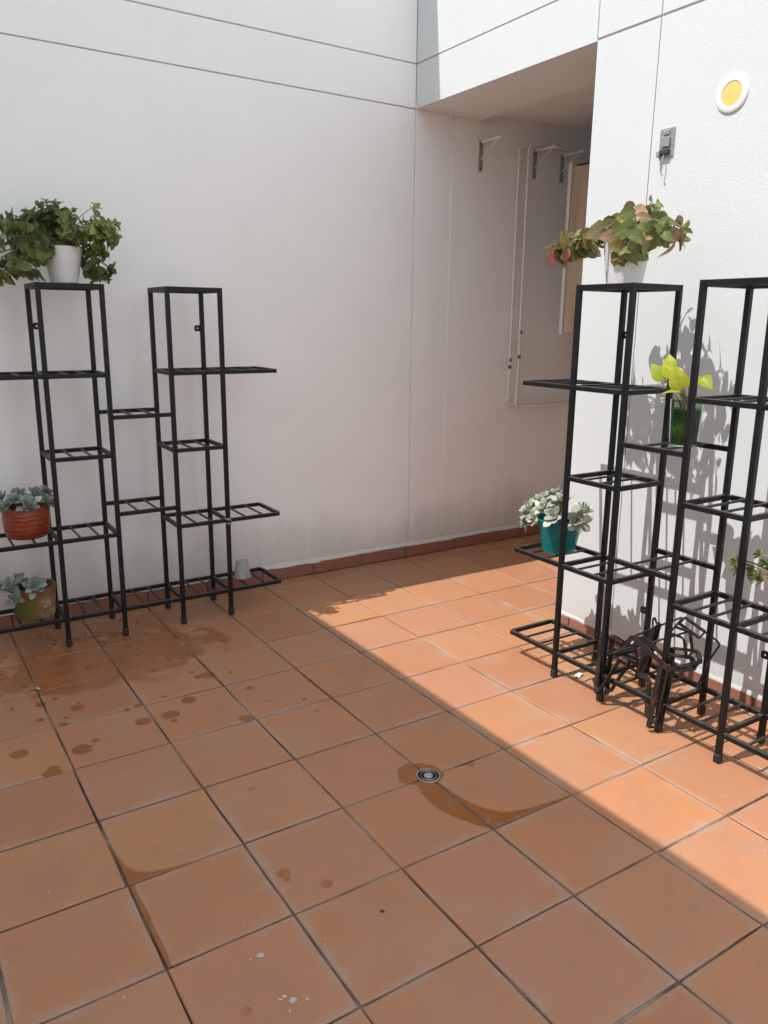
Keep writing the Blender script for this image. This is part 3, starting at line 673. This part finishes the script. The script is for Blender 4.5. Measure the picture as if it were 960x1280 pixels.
# ------------------------------------------------------------------ upside-down beaker and cobwebbed plastic
cup = empty('beaker', P(4.40, 5.70, .424), 'upturned grey plastic beaker on the bottom arm of the shaded rack', 'beaker')
r = .135 * U
lathe('body', [(r * .94, 0), (r, .001), (r, .006), (r * .96, .010), (r * .72, .088), (r * .66, .0915), (.001, .092)], M['grey_plastic'], cup, 32)
ringm = bmesh.new(); sweep(ringm, [Vector((math.cos(2 * math.pi * k / 32) * r * 1.01, math.sin(2 * math.pi * k / 32) * r * 1.01, .0035)) for k in range(32)], circ(.003, 6), True); mesh_obj('rim', ringm, M['grey_plastic'], cup, True)

# ------------------------------------------------------------------ rusty bent pot hangers heaped on the lower shelf
def strip(parent, pts, name='flat_bar', w=.0095, t=.003, m='rust', fil=.018):
    return tube(name, [onR(*p) for p in pts], w, M[m], parent, fil, flat=t)
def rod(parent, pts, r=.0042, fil=.018): return tube('rod', [onR(*p) for p in pts], r, M['rust'], parent, fil, 7)
def hanger(label, bars, rods=()):
    e = empty('pot_hanger', (0, 0, 0), label, 'pot hanger', 'rusty pot hangers heaped on the sunny rack')
    for b_ in bars:
        strip(e, b_); tw = [(p[0] + .035, p[1] + .15 if p[1] < .4 else p[1] - .15, max(.05, p[2] - .03)) for p in b_]; strip(e, tw)
        rod(e, [b_[0], tw[0]]); rod(e, [b_[-1], tw[-1]])
    for b_ in rods: rod(e, b_)
    return e
hanger('rusty pot hanger leaning on the rack post below the teal pot', [
    [(.797, -.10, .133), (.713, .02, .845), (.787, .30, .655), (.898, .34, .797)],
    [(.713, -.05, .283), (.853, -.12, .162), (1.037, -.02, .636), (.936, .0, .643), (1.033, .35, .379)],
    [(.779, .0, .596), (.969, .33, .709), (1.008, .38, .374)]],
    [[(.898, .34, .797), (1.206, .55, 1.038)], [(.74, .03, .72), (.80, .10, .20)]])
hanger('rusty pot hanger with a brown slanting bar, sticking out of the heap', [
    [(1.601, -.12, .060), (1.672, -.10, .852), (1.766, -.10, .830), (1.176, .0, .975), (1.048, .05, .807)],
    [(1.767, -.10, .819), (1.702, .55, .737)],
    [(1.472, .0, .10), (1.447, .02, .54), (1.281, .05, .539)]],
    [[(1.657, -.08, .06), (1.754, -.09, .805)], [(1.60, -.02, .60), (1.52, .30, .40), (1.40, .50, .45)]])
hanger('rusty pot hanger whose thin bent rods stand up above the heap', [
    [(1.437, .40, 1.101), (1.532, .55, 1.042), (1.558, .60, .794)],
    [(1.065, .45, .38), (1.147, .50, 1.028)], [(1.021, .45, .38), (1.088, .55, .934)]],
    [[(.953, .35, .84), (1.279, .45, 1.083), (1.373, .62, 1.158), (1.437, .40, 1.101)], [(1.173, .30, .822), (1.345, .50, .932), (1.466, .60, 1.008)],
     [(1.069, .50, .81), (.99, .58, 1.01), (1.016, .58, 1.038), (1.015, .62, .959)]])
hanger('rusty pot hanger resting against the sunlit wall behind the heap', [
    [(1.343, .70, 1.124), (1.555, .80, .997)], [(1.275, .62, .731), (1.541, .72, .768), (1.666, .60, .727)], [(1.30, .62, .38), (1.275, .62, .731)]],
    [[(1.555, .80, .997), (1.73, .86, .899), (1.697, .72, .710), (1.66, .60, .38)]])

# ------------------------------------------------------------------ recess: shelf brackets, clothes airer, cabinet
def bracket(x, label):
    e = empty('shelf_bracket', P(x, YL, 7.15), label, 'bracket', 'steel shelf brackets in the recess')
    box('wall_plate', (-.045, -.022, 0), (.045, -.002, .52), M['zinc'], e, .004)
    box('arm', (-.012, -.56, .475), (.012, -.022, .515), M['white_metal'], e, .003)
    tube('brace', [P(0, -.02, .20), P(0, -.47, .48)], .0035, M['white_metal'], e)
    for z in (.05, .44): lathe('screw', [(.005, 0), (.005, .002), (.003, .0035), (.0005, .0036)], M['dark'], e, 10, P(0, -.022, z)).rotation_euler = (math.pi / 2, 0, 0)
bracket(9.59, 'steel shelf bracket between the plaster joint and the clothes airer')
bracket(10.92, 'steel shelf bracket under the top bar of the clothes airer'); bracket(11.64, 'steel shelf bracket close to the wooden cabinet')
air = empty('clothes_airer', P(10.4, YL, 2.8), 'white folding clothes airer fixed to the recess wall', 'clothes airer')
def A_(x, d, z): return P(x - 10.4, -d, z - 2.8)
tube('frame_tube', [A_(10.45, .09, 3.72), A_(10.45, .09, 7.68), A_(12.42, .09, 7.68), A_(12.42, .09, 3.72)], .0085, M['white_metal'], air, .05)
tube('frame_tube', [A_(10.62, .16, 3.80), A_(10.62, .16, 7.73), A_(12.34, .16, 7.73), A_(12.34, .16, 3.80)], .0085, M['white_metal'], air, .05)
tube('frame_tube', [A_(10.48, .08, 3.78), A_(10.44, .08, 2.86), A_(12.42, .08, 2.86), A_(12.42, .08, 3.78)], .0085, M['white_metal'], air, .04)
tube('frame_tube', [A_(10.64, .16, 4.25), A_(10.60, .16, 2.80), A_(12.34, .16, 2.80), A_(12.34, .16, 4.25)], .0085, M['white_metal'], air, .04)
for z in (3.80, 3.60, 3.41, 3.21, 3.03, 6.70, 5.68): tube('wire', [A_(10.60, .15, z), A_(12.36, .15, z)], .0022, M['white_metal'], air, n=6)
for x, d, z in ((10.46, .09, 3.74), (10.46, .09, 3.60), (10.64, .17, 4.27), (10.62, .17, 3.80)): box('hinge_clip', (x - 10.4 - .03, -d - .034, z - 2.8 - .035), (x - 10.4 + .03, -d + .03, z - 2.8 + .035), M['hinge'], air, .014)
for x in (10.53, 12.38):
    for z in (7.45, 4.1): box('wall_mount', (x - 10.4 - .02, -.10, z - 2.8 - .03), (x - 10.4 + .02, -.001, z - 2.8 + .03), M['white_metal'], air, .006)
cx = 11.05
cab = empty('wall_cabinet', P(cx, 4.6, 4.26), 'oak fronted wall cabinet with white edge hanging in the recess', 'cabinet')
def CB(n, a, b, m): return box(n, (a[0], a[1] - 4.6, a[2] - 4.26), (b[0], b[1] - 4.6, b[2] - 4.26), M[m], cab, .003)
CB('side_panel', (-.03, 5.535, 4.26), (1.44, 5.615, 7.33), 'white_lam')
CB('side_panel', (.0, 3.2, 4.26), (1.44, 3.28, 7.33), 'white_lam')
CB('door', (-.012, 4.40, 4.275), (.05, 5.515, 7.245), 'wood'); CB('door', (-.012, 3.30, 4.275), (.05, 4.385, 7.245), 'wood')
CB('carcass', (.08, 3.285, 4.27), (1.44, 5.53, 7.30), 'dark')  # body coloured dark to paint in the shade above and behind the doors

# ------------------------------------------------------------------ lamp, outlet
lamp = empty('wall_lamp', P(XR, .274, 6.954), 'round wall lamp with yellow disc and white rim', 'lamp'); lamp.rotation_euler = (0, -math.pi / 2, 0)
lathe('rim', [(.197 * U, 0), (.197 * U, .0045), (.192 * U, .006), (.134 * U, .0062), (.128 * U, .0055), (.126 * U, .002)], M['white_lam'], lamp, 48)
lathe('disc', [(.127 * U, .002), (.126 * U, .0042), (.06 * U, .0045), (.001, .0046)], M['led'], lamp, 40)
ob = empty('outlet_box', P(XR, 1.095, 6.585), 'grey metal outlet box with hanging wire on the sunlit wall', 'outlet')
def OB(n, a, b, m, bev=.004): return box(n, a, b, M[m], ob, bev)
OB('back_plate', (-.018, -.105, -.165), (.01, .105, .165), 'zinc', .006)
OB('cover', (-.050, -.055, -.055), (-.018, .060, .065), 'zinc', .010); OB('latch', (-.040, -.04, .085), (-.018, .045, .14), 'zinc', .006); OB('hinge', (-.06, -.06, -.135), (-.018, .075, -.075), 'dark', .010)
OB('lever', (-.085, .055, -.16), (-.03, .095, -.09), 'zinc', .010)
tube('wire', [P(-.03, 0, -.10), P(-.075, .0, -.20), P(-.07, .012, -.30), P(-.06, .005, -.36), P(-.045, -.015, -.375)], .0025, M['zinc'], ob, .01, 6)

# ------------------------------------------------------------------ floor drain
dr = empty('floor_drain', P(4.0, .0, .0), 'round steel floor drain at a tile corner', 'drain')
R0 = .123 * U
lathe('pit_shade_disc', [(R0 * .93, .0012), (R0 * .92, .0018), (.001, .0018)], M['dark'], dr, 32)  # flat dark disc, its colour standing in for the shade below the grate
bm = bmesh.new(); n = 40
prof = [(R0, .001), (R0, .0035), (R0 * .985, .0045), (R0 * .90, .0045), (R0 * .885, .0025)]
rings = [[bm.verts.new((math.cos(2 * math.pi * k / n) * r_, math.sin(2 * math.pi * k / n) * r_, z_)) for k in range(n)] for r_, z_ in prof]
for A, B in zip(rings, rings[1:]):
    for k in range(n): bm.faces.new((A[k], A[(k + 1) % n], B[(k + 1) % n], B[k]))
mesh_obj('rim', bm, M['steel'], dr, True)
bm = bmesh.new()
for k in range(30):
    a = 2 * math.pi * k / 30; c_, s_ = math.cos(a), math.sin(a)
    vs_ = []
    for r_, w_ in ((R0 * .36, .0006), (R0 * .91, .0016)):
        for sg in (-1, 1): vs_.append(bm.verts.new((c_ * r_ - s_ * w_ * sg, s_ * r_ + c_ * w_ * sg, .0038)))
    bm.faces.new((vs_[0], vs_[2], vs_[3], vs_[1]))
bmesh.ops.solidify(bm, geom=bm.faces[:], thickness=-.0015)
for q in (.36, .66):
    sweep(bm, [Vector((math.cos(2 * math.pi * k / 32) * R0 * q, math.sin(2 * math.pi * k / 32) * R0 * q, .0036)) for k in range(32)], circ(.0012, 4), True)
mesh_obj('grate', bm, M['steel'], dr)
lathe('boss', [(R0 * .36, .003), (R0 * .34, .0046), (R0 * .1, .005), (.0005, .005)], M['steel'], dr, 24)

# ------------------------------------------------------------------ small litter on the floor
def scrap(name, label, cat, x, y, sz, m, seed, group=None, lift=.012, n=9):
    rn = random.Random(seed); bm = bmesh.new(); out = []; outb = []
    for k in range(n):
        a = 2 * math.pi * k / n; r = rn.uniform(.72, 1.0)
        q = Vector((math.cos(a) * r * sz[0], math.sin(a) * r * sz[1], abs(math.sin(a * 1.5 + seed)) * lift + .0012)); out.append(bm.verts.new(q)); outb.append(bm.verts.new(q - Vector((0, 0, .0008))))
    ct = bm.verts.new((0, 0, .0022)); cb = bm.verts.new((0, 0, .0012))
    for k in range(n):
        k2 = (k + 1) % n; bm.faces.new((out[k], out[k2], ct)); bm.faces.new((outb[k2], outb[k], cb)); bm.faces.new((out[k2], out[k], outb[k], outb[k2]))
    o = mesh_obj(name, bm, m, None, False, P(x, y, .003)); o.rotation_euler.z = rn.random() * 3; return tag(o, label, cat, group)
scrap('paper_scrap', 'crumpled white paper scrap on the sunny floor below the teal pot', 'paper', 7.0, .85, (.038, .013), M['paper'], 9, None, .012, 7)
scrap('fallen_leaf', 'pale fallen leaf on the wet tiles below the shaded rack', 'leaf', 1.013, 4.085, (.016, .009), simple('pale_leaf', (.42, .45, .33), .6), 5, None, .006)
scrap('fallen_leaf', 'tiny dark dry leaf on a dry shaded tile past the drain', 'leaf', 2.594, -1.343, (.007, .004), M['dark'], 6, None, .003)
for k, (x, y, a, b_) in enumerate([(1.61, -1.243, .010, .008), (1.536, -1.24, .006, .004), (1.635, -1.722, .011, .010), (1.581, -1.785, .006, .004), (1.568, -1.665, .007, .003), (1.723, -1.762, .004, .004), (1.60, -1.66, .006, .005)]):
    scrap('bird_dropping', 'small white bird dropping on a shaded tile', 'dropping', x, y, (a, b_), M['dropping'], 20 + k, 'bird droppings on the tiles', .0003, 18)
rn = random.Random(77)
for k in range(16):
    x, y = rn.uniform(1.3, 2.7), rn.uniform(5.0, 5.9)
    scrap('fallen_leaf', 'tiny brown dry leaf on the wet tiles under the shaded rack', 'leaf', x, y, (rn.uniform(.006, .013), rn.uniform(.003, .007)), M['dried'], 40 + k, 'dry leaves under the shaded rack', .004)
